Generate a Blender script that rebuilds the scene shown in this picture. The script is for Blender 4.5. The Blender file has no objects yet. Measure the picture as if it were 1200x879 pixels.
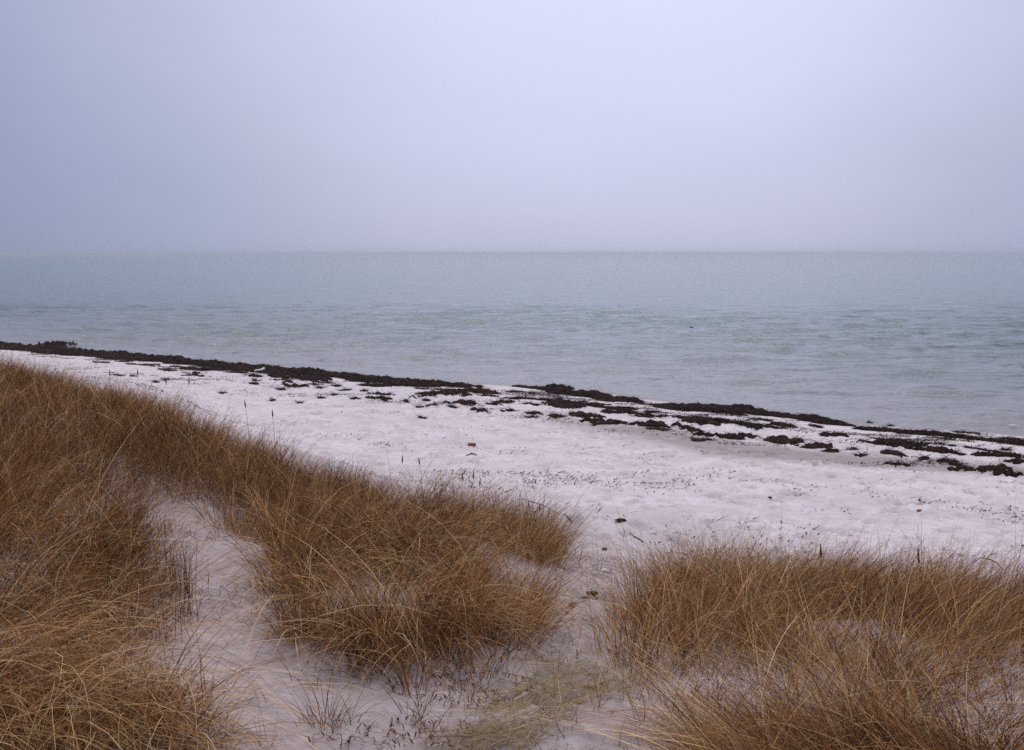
import bpy, math, random
import numpy as np
from mathutils import Vector

C = bpy.context.scene
COL = C.collection
rng = np.random.default_rng(11)
random.seed(11)

# ------------------------------------------------------------------ camera
F = 1177.0                      # focal length in photo pixels (photo is 1200 x 879)
PITCH = math.radians(6.9)
EYE = np.array((0.0, 0.0, 5.0))
cam_d = bpy.data.cameras.new('camera')
cam_d.sensor_width = 36.0
cam_d.lens = 36.0 * F / 1200.0
cam_d.clip_start = 0.05
cam_d.clip_end = 40000.0
cam = bpy.data.objects.new('camera', cam_d)
COL.objects.link(cam)
cam.location = EYE
cam.rotation_euler = (math.radians(90) - PITCH, 0, 0)
C.camera = cam

# ------------------------------------------------------------------ sky, sun, exposure
SUN_AZ, SUN_EL = math.radians(6), math.radians(60)
GLOW_AZ, GLOW_EL = math.radians(6), math.radians(25)
C.view_settings.view_transform = 'Standard'
C.view_settings.look = 'None'
C.view_settings.gamma = 1.0
C.view_settings.use_curve_mapping = False
C.view_settings.exposure = 0.0

world = bpy.data.worlds.new('World')
C.world = world
world.use_nodes = True
nt = world.node_tree
nt.nodes.clear()
N = nt.nodes.new
L = nt.links.new
out = N('ShaderNodeOutputWorld')
bg = N('ShaderNodeBackground')
bg.inputs['Strength'].default_value = 0.1
L(bg.outputs[0], out.inputs[0])
sky = N('ShaderNodeTexSky')
sky.sky_type = 'NISHITA'
sky.sun_disc = False
sky.sun_elevation = SUN_EL
sky.sun_rotation = SUN_AZ
tc = N('ShaderNodeTexCoord')
nrm = N('ShaderNodeVectorMath'); nrm.operation = 'NORMALIZE'
L(tc.outputs['Generated'], nrm.inputs[0])
dot = N('ShaderNodeVectorMath'); dot.operation = 'DOT_PRODUCT'
gd = Vector((math.sin(GLOW_AZ) * math.cos(GLOW_EL), math.cos(GLOW_AZ) * math.cos(GLOW_EL), math.sin(GLOW_EL)))
dot.inputs[1].default_value = gd
L(nrm.outputs[0], dot.inputs[0])
acos = N('ShaderNodeMath'); acos.operation = 'ARCCOSINE'; acos.use_clamp = False
L(dot.outputs['Value'], acos.inputs[0])
# faint cloud unevenness
cn = N('ShaderNodeTexNoise'); cn.inputs['Scale'].default_value = 3.0; cn.inputs['Detail'].default_value = 3.0
cmap = N('ShaderNodeMapping'); cmap.inputs['Scale'].default_value = (1, 1, 2.6)
L(nrm.outputs[0], cmap.inputs[0]); L(cmap.outputs[0], cn.inputs['Vector'])
cm = N('ShaderNodeMath'); cm.operation = 'MULTIPLY_ADD'
L(cn.outputs['Fac'], cm.inputs[0]); cm.inputs[1].default_value = 0.09
L(acos.outputs[0], cm.inputs[2])
mr = N('ShaderNodeMapRange')
mr.inputs['From Min'].default_value = 0.045
mr.inputs['From Max'].default_value = math.radians(90) + 0.045
L(cm.outputs[0], mr.inputs['Value'])
ramp = N('ShaderNodeValToRGB')
ramp.color_ramp.interpolation = 'B_SPLINE'
stops = [(0, (.78, .80, .985)), (9, (.755, .775, .99)), (17, (.67, .69, .91)), (23, (.55, .565, .75)), (28, (.46, .485, .645)),
         (34, (.355, .397, .575)), (42, (.235, .285, .44)), (60, (.26, .29, .41)), (90, (.25, .27, .37))]
els = ramp.color_ramp.elements
els[0].position = 0; els[0].color = (*stops[0][1], 1)
els[1].position = 1; els[1].color = (*stops[-1][1], 1)
for a, c in stops[1:-1]:
    e = els.new(a / 90.0); e.color = (*c, 1)
L(mr.outputs[0], ramp.inputs[0])
# brighter overcast overhead
sep = N('ShaderNodeSeparateXYZ'); L(nrm.outputs[0], sep.inputs[0])
zr = N('ShaderNodeMapRange'); zr.interpolation_type = 'SMOOTHSTEP'
zr.inputs['From Min'].default_value = 0.30; zr.inputs['From Max'].default_value = 0.95
L(sep.outputs['Z'], zr.inputs['Value'])
zm = N('ShaderNodeMix'); zm.data_type = 'RGBA'
L(zr.outputs[0], zm.inputs['Factor']); L(ramp.outputs[0], zm.inputs['A'])
ZENITH = (.95, .94, 1.07)
zm.inputs['B'].default_value = (*ZENITH, 1)
sc = N('ShaderNodeVectorMath'); sc.operation = 'SCALE'; sc.inputs['Scale'].default_value = 9.7
L(zm.outputs['Result'], sc.inputs[0])
sc2 = N('ShaderNodeVectorMath'); sc2.operation = 'SCALE'; sc2.inputs['Scale'].default_value = 0.05
L(sky.outputs[0], sc2.inputs[0])
ad = N('ShaderNodeVectorMath'); ad.operation = 'ADD'
L(sc.outputs[0], ad.inputs[0]); L(sc2.outputs[0], ad.inputs[1])
L(ad.outputs[0], bg.inputs['Color'])

sun_d = bpy.data.lights.new('sun', 'SUN')
sun_d.energy = 1.3
sun_d.angle = math.radians(48)
sun_d.color = (1.0, .95, .92)
sun = bpy.data.objects.new('sun', sun_d)
COL.objects.link(sun)
sd = Vector((math.sin(SUN_AZ) * math.cos(SUN_EL), math.cos(SUN_AZ) * math.cos(SUN_EL), math.sin(SUN_EL)))
sun.rotation_euler = sd.to_track_quat('Z', 'Y').to_euler()
sun.location = (0, 0, 30)

# ------------------------------------------------------------------ helpers
def tag(o, label=None, cat=None, group=None, kind=None):
    if label: o['label'] = label
    if cat: o['category'] = cat
    if group: o['group'] = group
    if kind: o['kind'] = kind
    return o

def mesh_obj(name, verts, quads=None, tris=None, mat=None, attrs=None, smooth=True, parent=None):
    me = bpy.data.meshes.new(name)
    verts = np.asarray(verts, dtype=np.float32)
    nq = 0 if quads is None else len(quads)
    ntri = 0 if tris is None else len(tris)
    me.vertices.add(len(verts))
    me.vertices.foreach_set('co', verts.ravel())
    li, ls, lt = [], [], []
    if nq:
        q = np.asarray(quads, dtype=np.int32)
        li.append(q.ravel()); ls.append(np.arange(nq, dtype=np.int32) * 4); lt.append(np.full(nq, 4, np.int32))
    if ntri:
        t = np.asarray(tris, dtype=np.int32)
        li.append(t.ravel()); ls.append(nq * 4 + np.arange(ntri, dtype=np.int32) * 3); lt.append(np.full(ntri, 3, np.int32))
    li = np.concatenate(li); ls = np.concatenate(ls); lt = np.concatenate(lt)
    me.loops.add(len(li)); me.loops.foreach_set('vertex_index', li)
    me.polygons.add(len(ls)); me.polygons.foreach_set('loop_start', ls); me.polygons.foreach_set('loop_total', lt)
    me.polygons.foreach_set('use_smooth', np.full(len(ls), smooth, dtype=bool))
    me.update(calc_edges=True)
    for k, v in (attrs or {}).items():
        a = me.attributes.new(k, 'FLOAT', 'POINT')
        a.data.foreach_set('value', np.asarray(v, dtype=np.float32).ravel())
    if mat: me.materials.append(mat)
    o = bpy.data.objects.new(name, me)
    COL.objects.link(o)
    if parent: o.parent = parent
    return o

def hash2(ix, iy, seed):
    h = (ix.astype(np.int64) * 374761393 + iy.astype(np.int64) * 668265263 + seed * 974634777) & 0xffffffff
    h = ((h ^ (h >> 13)) * 1274126177) & 0xffffffff
    h = h ^ (h >> 16)
    return (h & 0xffff) / 65535.0

def vnoise(x, y, seed=0):
    ix = np.floor(x); iy = np.floor(y)
    fx = x - ix; fy = y - iy
    fx = fx * fx * fx * (fx * (fx * 6 - 15) + 10); fy = fy * fy * fy * (fy * (fy * 6 - 15) + 10)
    a = hash2(ix, iy, seed); b = hash2(ix + 1, iy, seed); c = hash2(ix, iy + 1, seed); d = hash2(ix + 1, iy + 1, seed)
    return ((a * (1 - fx) + b * fx) * (1 - fy) + (c * (1 - fx) + d * fx) * fy) * 2 - 1

def fbm(x, y, seed=0, octv=4, gain=.5):
    s = 0; a = 1; n = 0
    for k in range(octv):
        s = s + a * vnoise(x * 2 ** k + 17.3 * k, y * 2 ** k - 9.1 * k, seed + k); n += a; a *= gain
    return s / n

def sstep(a, b, x):
    t = np.clip((x - a) / (b - a), 0, 1)
    return t * t * (3 - 2 * t)

cP, sP = math.cos(PITCH), math.sin(PITCH)
def ray(px, py):
    """direction of a photo pixel, with forward (y) component 1"""
    xc = (np.asarray(px, float) - 600) / F; yc = -(np.asarray(py, float) - 439.5) / F
    fy = cP + yc * sP; fz = -sP + yc * cP
    return xc / fy, fz / fy

# ------------------------------------------------------------------ terrain
NX, NY = 0.537, 0.843           # seaward normal of the shoreline
def st(x, y):
    return NX * x + NY * y, NY * x - NX * y     # s seaward, t along the shore (to the right)
def xy(s, t):
    return NX * s + NY * t, NY * s - NX * t

WL = [(-40, 398.5), (0, 402), (100, 411.5), (200, 420), (300, 428), (400, 437), (500, 445), (570, 450), (640, 453), (700, 458), (760, 466),
      (830, 475), (900, 482), (1000, 494.5), (1100, 502.5), (1200, 508.5), (1260, 512)]
wl_s, wl_t = [], []
for px, py in WL:
    dx, dz = ray(px, py); d = 5.0 / -dz
    s_, t_ = st(dx * d, d); wl_s.append(float(s_)); wl_t.append(float(t_))
o_ = np.argsort(wl_t); wl_t = np.array(wl_t)[o_]; wl_s = np.array(wl_s)[o_]
print('waterline', np.round(wl_t, 1), np.round(wl_s, 1))
def water_s(t):
    return np.interp(t, wl_t, wl_s)

P_S = np.array([-200, -60, -12, -4, 0, 4, 7, 9, 10.5, 12, 14, 18, 24, 28, 29.6, 30.5, 32.5, 40, 70, 400])
P_Z = np.array([5, 5, 3.9, 3.45, 3.3, 2.95, 2.5, 2.1, 1.65, 1.3, 1.12, .92, .58, .28, .1, 0.0, -.22, -.6, -2.2, -8])
# ground control points: (photo x, photo y, ground height)
CPX = [(520, 870, 2.72), (300, 840, 2.80), (280, 720, 2.60), (200, 625, 2.60), (600, 800, 2.42), (680, 735, 1.98), (690, 660, 1.45),
       (740, 845, 2.72), (640, 860, 2.66), (430, 700, 2.92), (520, 690, 2.74), (610, 745, 2.2), (560, 760, 2.30),
       (850, 745, 2.62), (1050, 775, 2.52), (1000, 695, 2.3), (780, 750, 2.3), (730, 770, 2.32), (900, 850, 2.66), (1150, 850, 2.66),
       (1190, 740, 2.4), (80, 800, 3.10), (60, 680, 3.02), (400, 780, 2.72), (450, 640, 2.62)]
CPW = [(-11.5, 21, 2.75), (-9.2, 18, 2.72), (-5.4, 14.1, 2.68), (-2.9, 11.6, 2.6), (-1.5, 11.2, 2.28), (-.6, 11.4, 1.75), (.35, 11.3, 1.5),
       (-6, 10, 2.85), (-4, 8, 2.85), (-9, 13, 2.95), (-8, 16, 2.85), (-1, 9.6, 2.4), (-14, 20, 3.0), (-.2, 10.2, 1.95), (.25, 9.4, 1.85),
       (2.6, 9.2, 1.55), (4.0, 8.8, 1.7), (5.4, 7.6, 1.95), (0, 0, 3.3), (1.6, 9.4, 1.6)]
cps = []
for px, py, z in CPX:
    dx, dz = ray(px, py); d = (5 - z) / -dz
    cps.append((float(dx * d), float(d), z))
cps += CPW
cps = np.array(cps)
def base_h(x, y):
    s, t = st(x, y)
    w = sstep(14, 22, s)
    sp = s - (water_s(t) - 30.5) * w
    return np.interp(sp, P_S, P_Z)
# smooth the profile corners a little by averaging
def base_hs(x, y):
    r = 0
    for o, w in ((-.5, .25), (0, .5), (.5, .25)):
        r = r + w * base_h(x + NX * o, y + NY * o)
    return r
cp_r = cps[:, 2] - base_hs(cps[:, 0], cps[:, 1])
SIG = 0.95
def resid(x, y):
    num = np.zeros_like(x); den = np.full_like(x, 0.05)
    for (cx, cy, cz), r in zip(cps, cp_r):
        sg = SIG * (1.0 + 0.06 * max(0, cy - 8))
        w = np.exp(-((x - cx) ** 2 + (y - cy) ** 2) / (2 * sg * sg))
        num += w * r; den += w
    return num / den
def terrain(x, y):
    s, t = st(x, y)
    z = base_hs(x, y) + resid(x, y)
    dune = 1 - sstep(8.5, 13, s)
    z += fbm(x * .9, y * .9, 3, 3) * (.07 * dune)
    sp = s - (water_s(t) - 30.5)
    dry = 1 - sstep(28.5, 31, sp)
    z += (fbm(x * 2.2, y * 2.2, 5, 3) * .022 + fbm(x * .35, y * .35, 8, 2) * .05) * dry
    z += fbm(x * 6, y * 6, 15, 2) * .008 * dry
    return z

def axis(lo, hi, fine_lo, fine_hi, h0, g, far_lo, far_hi):
    a = [fine_lo]
    while a[-1] < fine_hi: a.append(a[-1] + h0)
    while a[-1] < hi: a.append(a[-1] + h0 + g * (a[-1] - fine_hi))
    st_ = a[-1] - a[-2]
    while a[-1] < far_hi: st_ *= 1.35; a.append(a[-1] + st_)
    b = [fine_lo]; stp = h0
    while b[-1] > lo: b.append(b[-1] - (h0 + g * (fine_lo - b[-1])))
    st_ = b[-2] - b[-1] if len(b) > 1 else h0
    while b[-1] > far_lo: st_ *= 1.35; b.append(b[-1] - st_)
    return np.array(b[:0:-1] + a)
GX = axis(-40, 40, -4.5, 5.0, .038, .0085, -420, 420)
GY = axis(1.0, 62, 3.0, 9.0, .038, .0052, -300, 320)
XX, YY = np.meshgrid(GX, GY)
ZZ = terrain(XX, YY)

# footprints and scuffs trodden into the dry beach and the path
def dimple(cx, cy, ax, ay, rot, depth):
    R = max(ax, ay) * 2.2
    i0, i1 = np.searchsorted(GX, (cx - R, cx + R)); j0, j1 = np.searchsorted(GY, (cy - R, cy + R))
    if i1 - i0 < 2 or j1 - j0 < 2: return
    x = XX[j0:j1, i0:i1] - cx; y = YY[j0:j1, i0:i1] - cy
    u = (x * math.cos(rot) + y * math.sin(rot)) / ax; v = (-x * math.sin(rot) + y * math.cos(rot)) / ay
    r2 = u * u + v * v
    ZZ[j0:j1, i0:i1] += -depth * np.exp(-r2 * 1.2) + .45 * depth * np.exp(-((np.sqrt(r2) - 1.35) ** 2) * 7)
for k in range(4200):
    s = rng.uniform(10.5, 25.5); t = rng.uniform(-42, 16)
    x, y = xy(s, t)
    if y < 6 or abs(x) > .62 * y + 3: continue
    dimple(x, y, rng.uniform(.12, .22), rng.uniform(.07, .12), rng.uniform(0, 6.28), rng.uniform(.03, .10))
for k in range(120):                 # trodden path through the gap
    f = rng.uniform(0, 1)
    px = np.interp(f, [0, .5, 1], [640, 690, 740]) + rng.normal(0, 22); py = np.interp(f, [0, .5, 1], [860, 720, 610])
    dx, dz = ray(px, py); z = np.interp(f, [0, .3, .5, .75, 1], [2.66, 2.42, 2.0, 1.45, 1.2]); d = (5 - z) / -dz
    dimple(dx * d, d, rng.uniform(.1, .16), rng.uniform(.06, .09), rng.normal(1.4, .5), rng.uniform(.015, .04))

def G(x, y):
    x = np.asarray(x, float); y = np.asarray(y, float)
    i = np.clip(np.searchsorted(GX, x) - 1, 0, len(GX) - 2); j = np.clip(np.searchsorted(GY, y) - 1, 0, len(GY) - 2)
    fx = (x - GX[i]) / (GX[i + 1] - GX[i]); fy = (y - GY[j]) / (GY[j + 1] - GY[j])
    return (ZZ[j, i] * (1 - fx) + ZZ[j, i + 1] * fx) * (1 - fy) + (ZZ[j + 1, i] * (1 - fx) + ZZ[j + 1, i + 1] * fx) * fy

DS = np.concatenate([np.arange(2.0, 20, .02), np.arange(20, 90, .08)])
def unproj(px, py):
    dx, dz = ray(px, py)
    g = G(dx * DS, DS); below = (5 + dz * DS) < g
    k = int(np.argmax(below)) if below.any() else len(DS) - 1
    d = DS[k]
    return float(dx * d), float(d)
def on_beach(px, py):
    """the point of the beach a photo pixel looks at (ignores the dunes in front)"""
    dx, dz = ray(px, py)
    g = G(dx * DS, DS); below = ((5 + dz * DS) < g) & (NX * dx * DS + NY * DS > 12)
    k = int(np.argmax(below)) if below.any() else len(DS) - 1
    d = DS[k]
    return float(dx * d), float(d)

# ------------------------------------------------------------------ materials
def new_mat(name):
    m = bpy.data.materials.new(name); m.use_nodes = True
    nt = m.node_tree; b = nt.nodes['Principled BSDF']
    return m, nt, b
def node(nt, t, **kw):
    n = nt.nodes.new(t)
    for k, v in kw.items(): setattr(n, k, v)
    return n
def noise(nt, vec, scale, detail=4, rough=.55):
    n = node(nt, 'ShaderNodeTexNoise'); n.inputs['Scale'].default_value = scale
    n.inputs['Detail'].default_value = detail; n.inputs['Roughness'].default_value = rough
    if vec is not None: nt.links.new(vec, n.inputs['Vector'])
    return n.outputs['Fac']
def rampn(nt, fac, stops, interp='LINEAR'):
    r = node(nt, 'ShaderNodeValToRGB'); r.color_ramp.interpolation = interp
    e = r.color_ramp.elements
    e[0].position = stops[0][0]; e[0].color = (*stops[0][1], 1)
    e[1].position = stops[-1][0]; e[1].color = (*stops[-1][1], 1)
    for p, c in stops[1:-1]:
        q = e.new(p); q.color = (*c, 1)
    nt.links.new(fac, r.inputs[0]); return r.outputs[0]
def mixc(nt, fac, a, b):
    m = node(nt, 'ShaderNodeMix', data_type='RGBA')
    for key, v in (('Factor', fac), ('A', a), ('B', b)):
        if hasattr(v, 'links') or hasattr(v, 'is_linked'): nt.links.new(v, m.inputs[key])
        elif isinstance(v, tuple): m.inputs[key].default_value = (*v, 1)
        else: m.inputs[key].default_value = v
    return m.outputs['Result']
def mth(nt, op, a, b=None, c=None, clamp=False):
    m = node(nt, 'ShaderNodeMath', operation=op, use_clamp=clamp)
    for i, v in enumerate((a, b, c)):
        if v is None: continue
        if isinstance(v, (int, float)): m.inputs[i].default_value = v
        else: nt.links.new(v, m.inputs[i])
    return m.outputs[0]
def attr(nt, name):
    return node(nt, 'ShaderNodeAttribute', attribute_name=name).outputs['Fac']
def maprange(nt, v, a, b, c=0., d=1.):
    m = node(nt, 'ShaderNodeMapRange', interpolation_type='SMOOTHSTEP')
    nt.links.new(v, m.inputs[0])
    for i, q in enumerate((a, b, c, d)): m.inputs[1 + i].default_value = q
    return m.outputs[0]

def sand_material():
    m, nt, b = new_mat('sand')
    pos = node(nt, 'ShaderNodeNewGeometry').outputs['Position']
    dune, wet, damp = attr(nt, 'dune'), attr(nt, 'wet'), attr(nt, 'damp')
    n1 = noise(nt, pos, 1.3, 5); n2 = noise(nt, pos, 9, 5, .65); n3 = noise(nt, pos, 160, 3, .7); n4 = noise(nt, pos, .3, 3)
    pale = rampn(nt, n2, [(.28, (.47, .41, .43)), (.45, (.64, .575, .603)), (.74, (.745, .685, .715))])
    pale = mixc(nt, maprange(nt, n1, .36, .70), pale, (.55, .50, .515))
    pale = mixc(nt, mth(nt, 'MULTIPLY', maprange(nt, noise(nt, pos, 3.6, 5, .7), .50, .68), .6), pale, (.47, .41, .425))
    grey = rampn(nt, n2, [(.25, (.30, .25, .25)), (.55, (.40, .343, .347)), (.8, (.49, .43, .438))])
    grey = mixc(nt, maprange(nt, n1, .50, .72), grey, (.52, .465, .49))
    col = mixc(nt, dune, pale, grey)
    # damp grey-brown band landward of the wrack
    dn = mth(nt, 'MULTIPLY', damp, maprange(nt, n1, .05, .45))
    col = mixc(nt, dn, col, (.335, .29, .29))
    col = mixc(nt, wet, col, (.245, .205, .215))
    # grain
    col = mixc(nt, mth(nt, 'MULTIPLY', maprange(nt, n3, .55, .70), .6), col, (.22, .17, .165))
    nt.links.new(col, b.inputs['Base Color'])
    r = mth(nt, 'MULTIPLY_ADD', wet, -.5, .92)
    nt.links.new(r, b.inputs['Roughness'])
    b.inputs['Specular IOR Level'].default_value = .25
    bp = node(nt, 'ShaderNodeBump'); bp.inputs['Strength'].default_value = .6; bp.inputs['Distance'].default_value = .04
    h = mth(nt, 'ADD', mth(nt, 'MULTIPLY', n2, 1.0), mth(nt, 'MULTIPLY', noise(nt, pos, 32, 3, .6), .45))
    h = mth(nt, 'MULTIPLY', h, mth(nt, 'MULTIPLY_ADD', wet, -.9, 1.0))
    nt.links.new(h, bp.inputs['Height']); nt.links.new(bp.outputs[0], b.inputs['Normal'])
    return m

def water_material():
    m, nt, b = new_mat('sea_water')
    pos = node(nt, 'ShaderNodeNewGeometry').outputs['Position']
    off = attr(nt, 'offshore')
    n = noise(nt, pos, .02, 3)
    offn = mth(nt, 'MULTIPLY_ADD', mth(nt, 'SUBTRACT', n, .5), 20, off)
    col = rampn(nt, maprange(nt, offn, 0, 90), [(0, (.19, .18, .175)), (.06, (.105, .125, .122)), (.35, (.062, .108, .105)), (1, (.034, .100, .100))])
    pa = noise(nt, pos, .030, 6, .85); pb = noise(nt, pos, .5, 4, .7)
    ripple_shade = mth(nt, 'MAXIMUM', maprange(nt, pa, .56, .72, 0, .42), maprange(nt, pb, .56, .70, 0, .8))
    col = mixc(nt, mth(nt, 'MULTIPLY', ripple_shade, .75), col, (.018, .038, .040))  # dark faces of wavelets painted into the water colour as streaks
    nt.links.new(col, b.inputs['Base Color'])
    nt.links.new(mth(nt, 'MULTIPLY_ADD', ripple_shade, .10, .05), b.inputs['Roughness'])
    b.inputs['IOR'].default_value = 1.33
    mp = node(nt, 'ShaderNodeMapping'); mp.inputs['Rotation'].default_value = (0, 0, math.radians(12)); mp.inputs['Scale'].default_value = (.5, 1.25, 1)
    nt.links.new(pos, mp.inputs[0])
    w1 = noise(nt, mp.outputs[0], 1.1, 3, .6); w2 = noise(nt, mp.outputs[0], .28, 3, .5); w3 = noise(nt, mp.outputs[0], 4.5, 2, .5)
    h = mth(nt, 'ADD', mth(nt, 'MULTIPLY', w1, .12), mth(nt, 'ADD', mth(nt, 'MULTIPLY', w2, .3), mth(nt, 'MULTIPLY', w3, .022)))
    bp = node(nt, 'ShaderNodeBump'); bp.inputs['Strength'].default_value = 1.0; bp.inputs['Distance'].default_value = 1.3
    nt.links.new(h, bp.inputs['Height']); nt.links.new(bp.outputs[0], b.inputs['Normal'])
    return m

def grass_material(name, stops, rough=.75):
    m, nt, b = new_mat(name)
    t = attr(nt, 'tint')
    col = rampn(nt, t, stops)
    pos = node(nt, 'ShaderNodeNewGeometry').outputs['Position']
    col = mixc(nt, mth(nt, 'MULTIPLY', maprange(nt, noise(nt, pos, 2.2, 4, .6), .56, .75), .22), col, (.20, .135, .07))
    col = mixc(nt, mth(nt, 'MULTIPLY', maprange(nt, noise(nt, pos, 1.1, 4, .6), .52, .75), .40), col, (.13, .048, .016))
    nt.links.new(col, b.inputs['Base Color'])
    b.inputs['Roughness'].default_value = rough
    b.inputs['Specular IOR Level'].default_value = .2
    return m
BROWN = [(0, (.020, .007, .004)), (.17, (.080, .028, .009)), (.29, (.155, .058, .016)), (.31, (.135, .070, .028)), (.34, (.145, .075, .030)), (.36, (.205, .078, .021)), (.48, (.275, .110, .030)), (.505, (.25, .165, .092)), (.535, (.26, .175, .10)), (.56, (.34, .148, .042)), (.69, (.42, .202, .064)), (.86, (.59, .36, .15)), (1, (.76, .56, .31))]
M_GRASS = grass_material('dry_grass', BROWN)
M_STEM = grass_material('grass_sheath', [(0, (.03, .012, .008)), (.4, (.085, .036, .018)), (.8, (.16, .075, .032)), (1, (.30, .18, .09))])
M_PALE = grass_material('flattened_straw', [(0, (.085, .05, .024)), (.4, (.235, .16, .075)), (.75, (.38, .28, .145)), (1, (.56, .45, .27))])
M_HEAD = grass_material('seed_head', [(0, (.06, .034, .02)), (1, (.17, .10, .055))])
M_SAND = sand_material()
M_SEA = water_material()

def weed_material():
    m, nt, b = new_mat('seaweed')
    pos = node(nt, 'ShaderNodeNewGeometry').outputs['Position']
    n = noise(nt, pos, 14, 5, .7); t = attr(nt, 'tint')
    dark = rampn(nt, n, [(.3, (.006, .004, .0045)), (.5, (.020, .012, .011)), (.72, (.065, .040, .034))])
    red = rampn(nt, n, [(.3, (.018, .008, .006)), (.5, (.055, .023, .016)), (.72, (.14, .068, .045))])
    col = mixc(nt, t, dark, red)
    nt.links.new(col, b.inputs['Base Color'])
    b.inputs['Roughness'].default_value = .95
    b.inputs['Specular IOR Level'].default_value = .04
    bp = node(nt, 'ShaderNodeBump'); bp.inputs['Strength'].default_value = .8; bp.inputs['Distance'].default_value = .03
    nt.links.new(noise(nt, pos, 45, 3, .7), bp.inputs['Height']); nt.links.new(bp.outputs[0], b.inputs['Normal'])
    return m
M_WEED = weed_material()

def plain(name, c1, c2, scale=30, rough=.8):
    m, nt, b = new_mat(name)
    pos = node(nt, 'ShaderNodeTexCoord').outputs['Object']
    nt.links.new(rampn(nt, noise(nt, pos, scale, 4), [(.3, c1), (.7, c2)]), b.inputs['Base Color'])
    b.inputs['Roughness'].default_value = rough
    return m
M_BRICK = plain('brick_red', (.19, .045, .028), (.32, .09, .05), 40)
M_WHITE = plain('white_shell', (.78, .77, .78), (.86, .86, .87), 20, .5)
M_TWIG = plain('driftwood', (.03, .018, .012), (.07, .042, .028), 25)
M_LEAF = plain('dead_leaf', (.10, .022, .012), (.19, .05, .026), 35)
M_BIRD = plain('bird_plumage', (.015, .013, .014), (.05, .044, .042), 18)
M_FOAM = plain('sea_foam', (.62, .63, .66), (.80, .80, .82), 9)

# ------------------------------------------------------------------ ground and sea
S_, T_ = st(XX, YY)
SP = S_ - (water_s(T_) - 30.5)
nj, ni = XX.shape
idx = np.arange(nj * ni).reshape(nj, ni)
quads = np.stack([idx[:-1, :-1], idx[:-1, 1:], idx[1:, 1:], idx[1:, :-1]], -1).reshape(-1, 4)
a_dune = np.clip(1 - sstep(9.0, 14.0, S_ + fbm(XX * .5, YY * .5, 31, 3) * 2.2), 0, 1)
wetn = fbm(XX * .5, YY * .5, 33, 3)
a_wet = sstep(29.0, 30.0, SP + wetn * .5 + .5 * sstep(-12, -6, T_))
dband = np.exp(-(np.abs(SP - 20.9 - fbm(T_ * .12, S_ * .3, 41, 3) * 1.4) / 1.15) ** 3) * sstep(-15, -9, T_)
a_damp = np.clip(dband * 1.15, 0, 1)
beach = mesh_obj('beach', np.stack([XX, YY, ZZ], -1).reshape(-1, 3), quads, mat=M_SAND,
                 attrs={'dune': a_dune, 'wet': a_wet, 'damp': a_damp})
tag(beach, kind='structure')

SX = axis(-62, 62, -25, 25, .17, .004, -9000, 9000)
SY = axis(22, 100, 24, 70, .13, .010, 12, 9500)
sx, sy = np.meshgrid(SX, SY)
ss, tt = st(sx, sy)
offs = ss - water_s(tt)
amp = sstep(-.5, 6, offs) * (1 - sstep(110, 190, np.hypot(sx, sy)))
amp *= .75 + .5 * vnoise(sx * .05, sy * .05, 61)
zz = np.zeros_like(sx)
wr = np.random.default_rng(5)
for k in range(34):
    lam = 0.8 * (9.0 / .8) ** wr.uniform(0, 1)
    th = math.radians(90 + 12 + wr.normal(0, 24)); kx, ky = math.cos(th) * 2 * math.pi / lam, math.sin(th) * 2 * math.pi / lam
    A = .0066 * lam ** .72
    wob = 2.6 * vnoise(sx * .16 + k, sy * .13 - k, 70 + k)
    w = 1 - 2 * np.abs(np.sin(.5 * (kx * sx + ky * sy) + wr.uniform(0, 6.28) + .5 * wob)) ** .8
    zz += A * w
zz *= amp
# small breaker coming in on the right
tb = sstep(-9, -5, tt) * (1 - sstep(6, 12, tt))
for o0, hh, ww in ((1.5, .13, .42), (4.4, .10, .6), (8.5, .09, .8)):
    q = offs - o0 - .5 * vnoise(tt * .35, tt * 0 + o0, 81) 
    zz += hh * tb * (.55 + .45 * vnoise(tt * .5, tt * 0 + 3 * o0, 84)) * np.exp(-(q / ww) ** 2)
nj, ni = sx.shape
idx = np.arange(nj * ni).reshape(nj, ni)
sq = np.stack([idx[:-1, :-1], idx[:-1, 1:], idx[1:, 1:], idx[1:, :-1]], -1).reshape(-1, 4)
sea = mesh_obj('sea', np.stack([sx, sy, zz], -1).reshape(-1, 3), sq, mat=M_SEA, attrs={'offshore': np.clip(offs, -5, 400)})
tag(sea, kind='structure')

# haze over the whole place
def box(name, lo, hi, mat):
    (x0, y0, z0), (x1, y1, z1) = lo, hi
    v = [(x0, y0, z0), (x1, y0, z0), (x1, y1, z0), (x0, y1, z0), (x0, y0, z1), (x1, y0, z1), (x1, y1, z1), (x0, y1, z1)]
    f = [(0, 3, 2, 1), (4, 5, 6, 7), (0, 1, 5, 4), (1, 2, 6, 5), (2, 3, 7, 6), (3, 0, 4, 7)]
    return mesh_obj(name, v, f, mat=mat, smooth=False)
mh = bpy.data.materials.new('haze_air'); mh.use_nodes = True
mh.node_tree.nodes.clear()
pv = mh.node_tree.nodes.new('ShaderNodeVolumePrincipled'); mo = mh.node_tree.nodes.new('ShaderNodeOutputMaterial')
pv.inputs['Color'].default_value = (.88, .89, .92, 1); pv.inputs['Density'].default_value = .00050; pv.inputs['Anisotropy'].default_value = .78
mh.node_tree.links.new(pv.outputs[0], mo.inputs['Volume'])
tag(box('haze', (-9500, -400, -12), (9500, 10000, 9.0), mh), kind='stuff')

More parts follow.
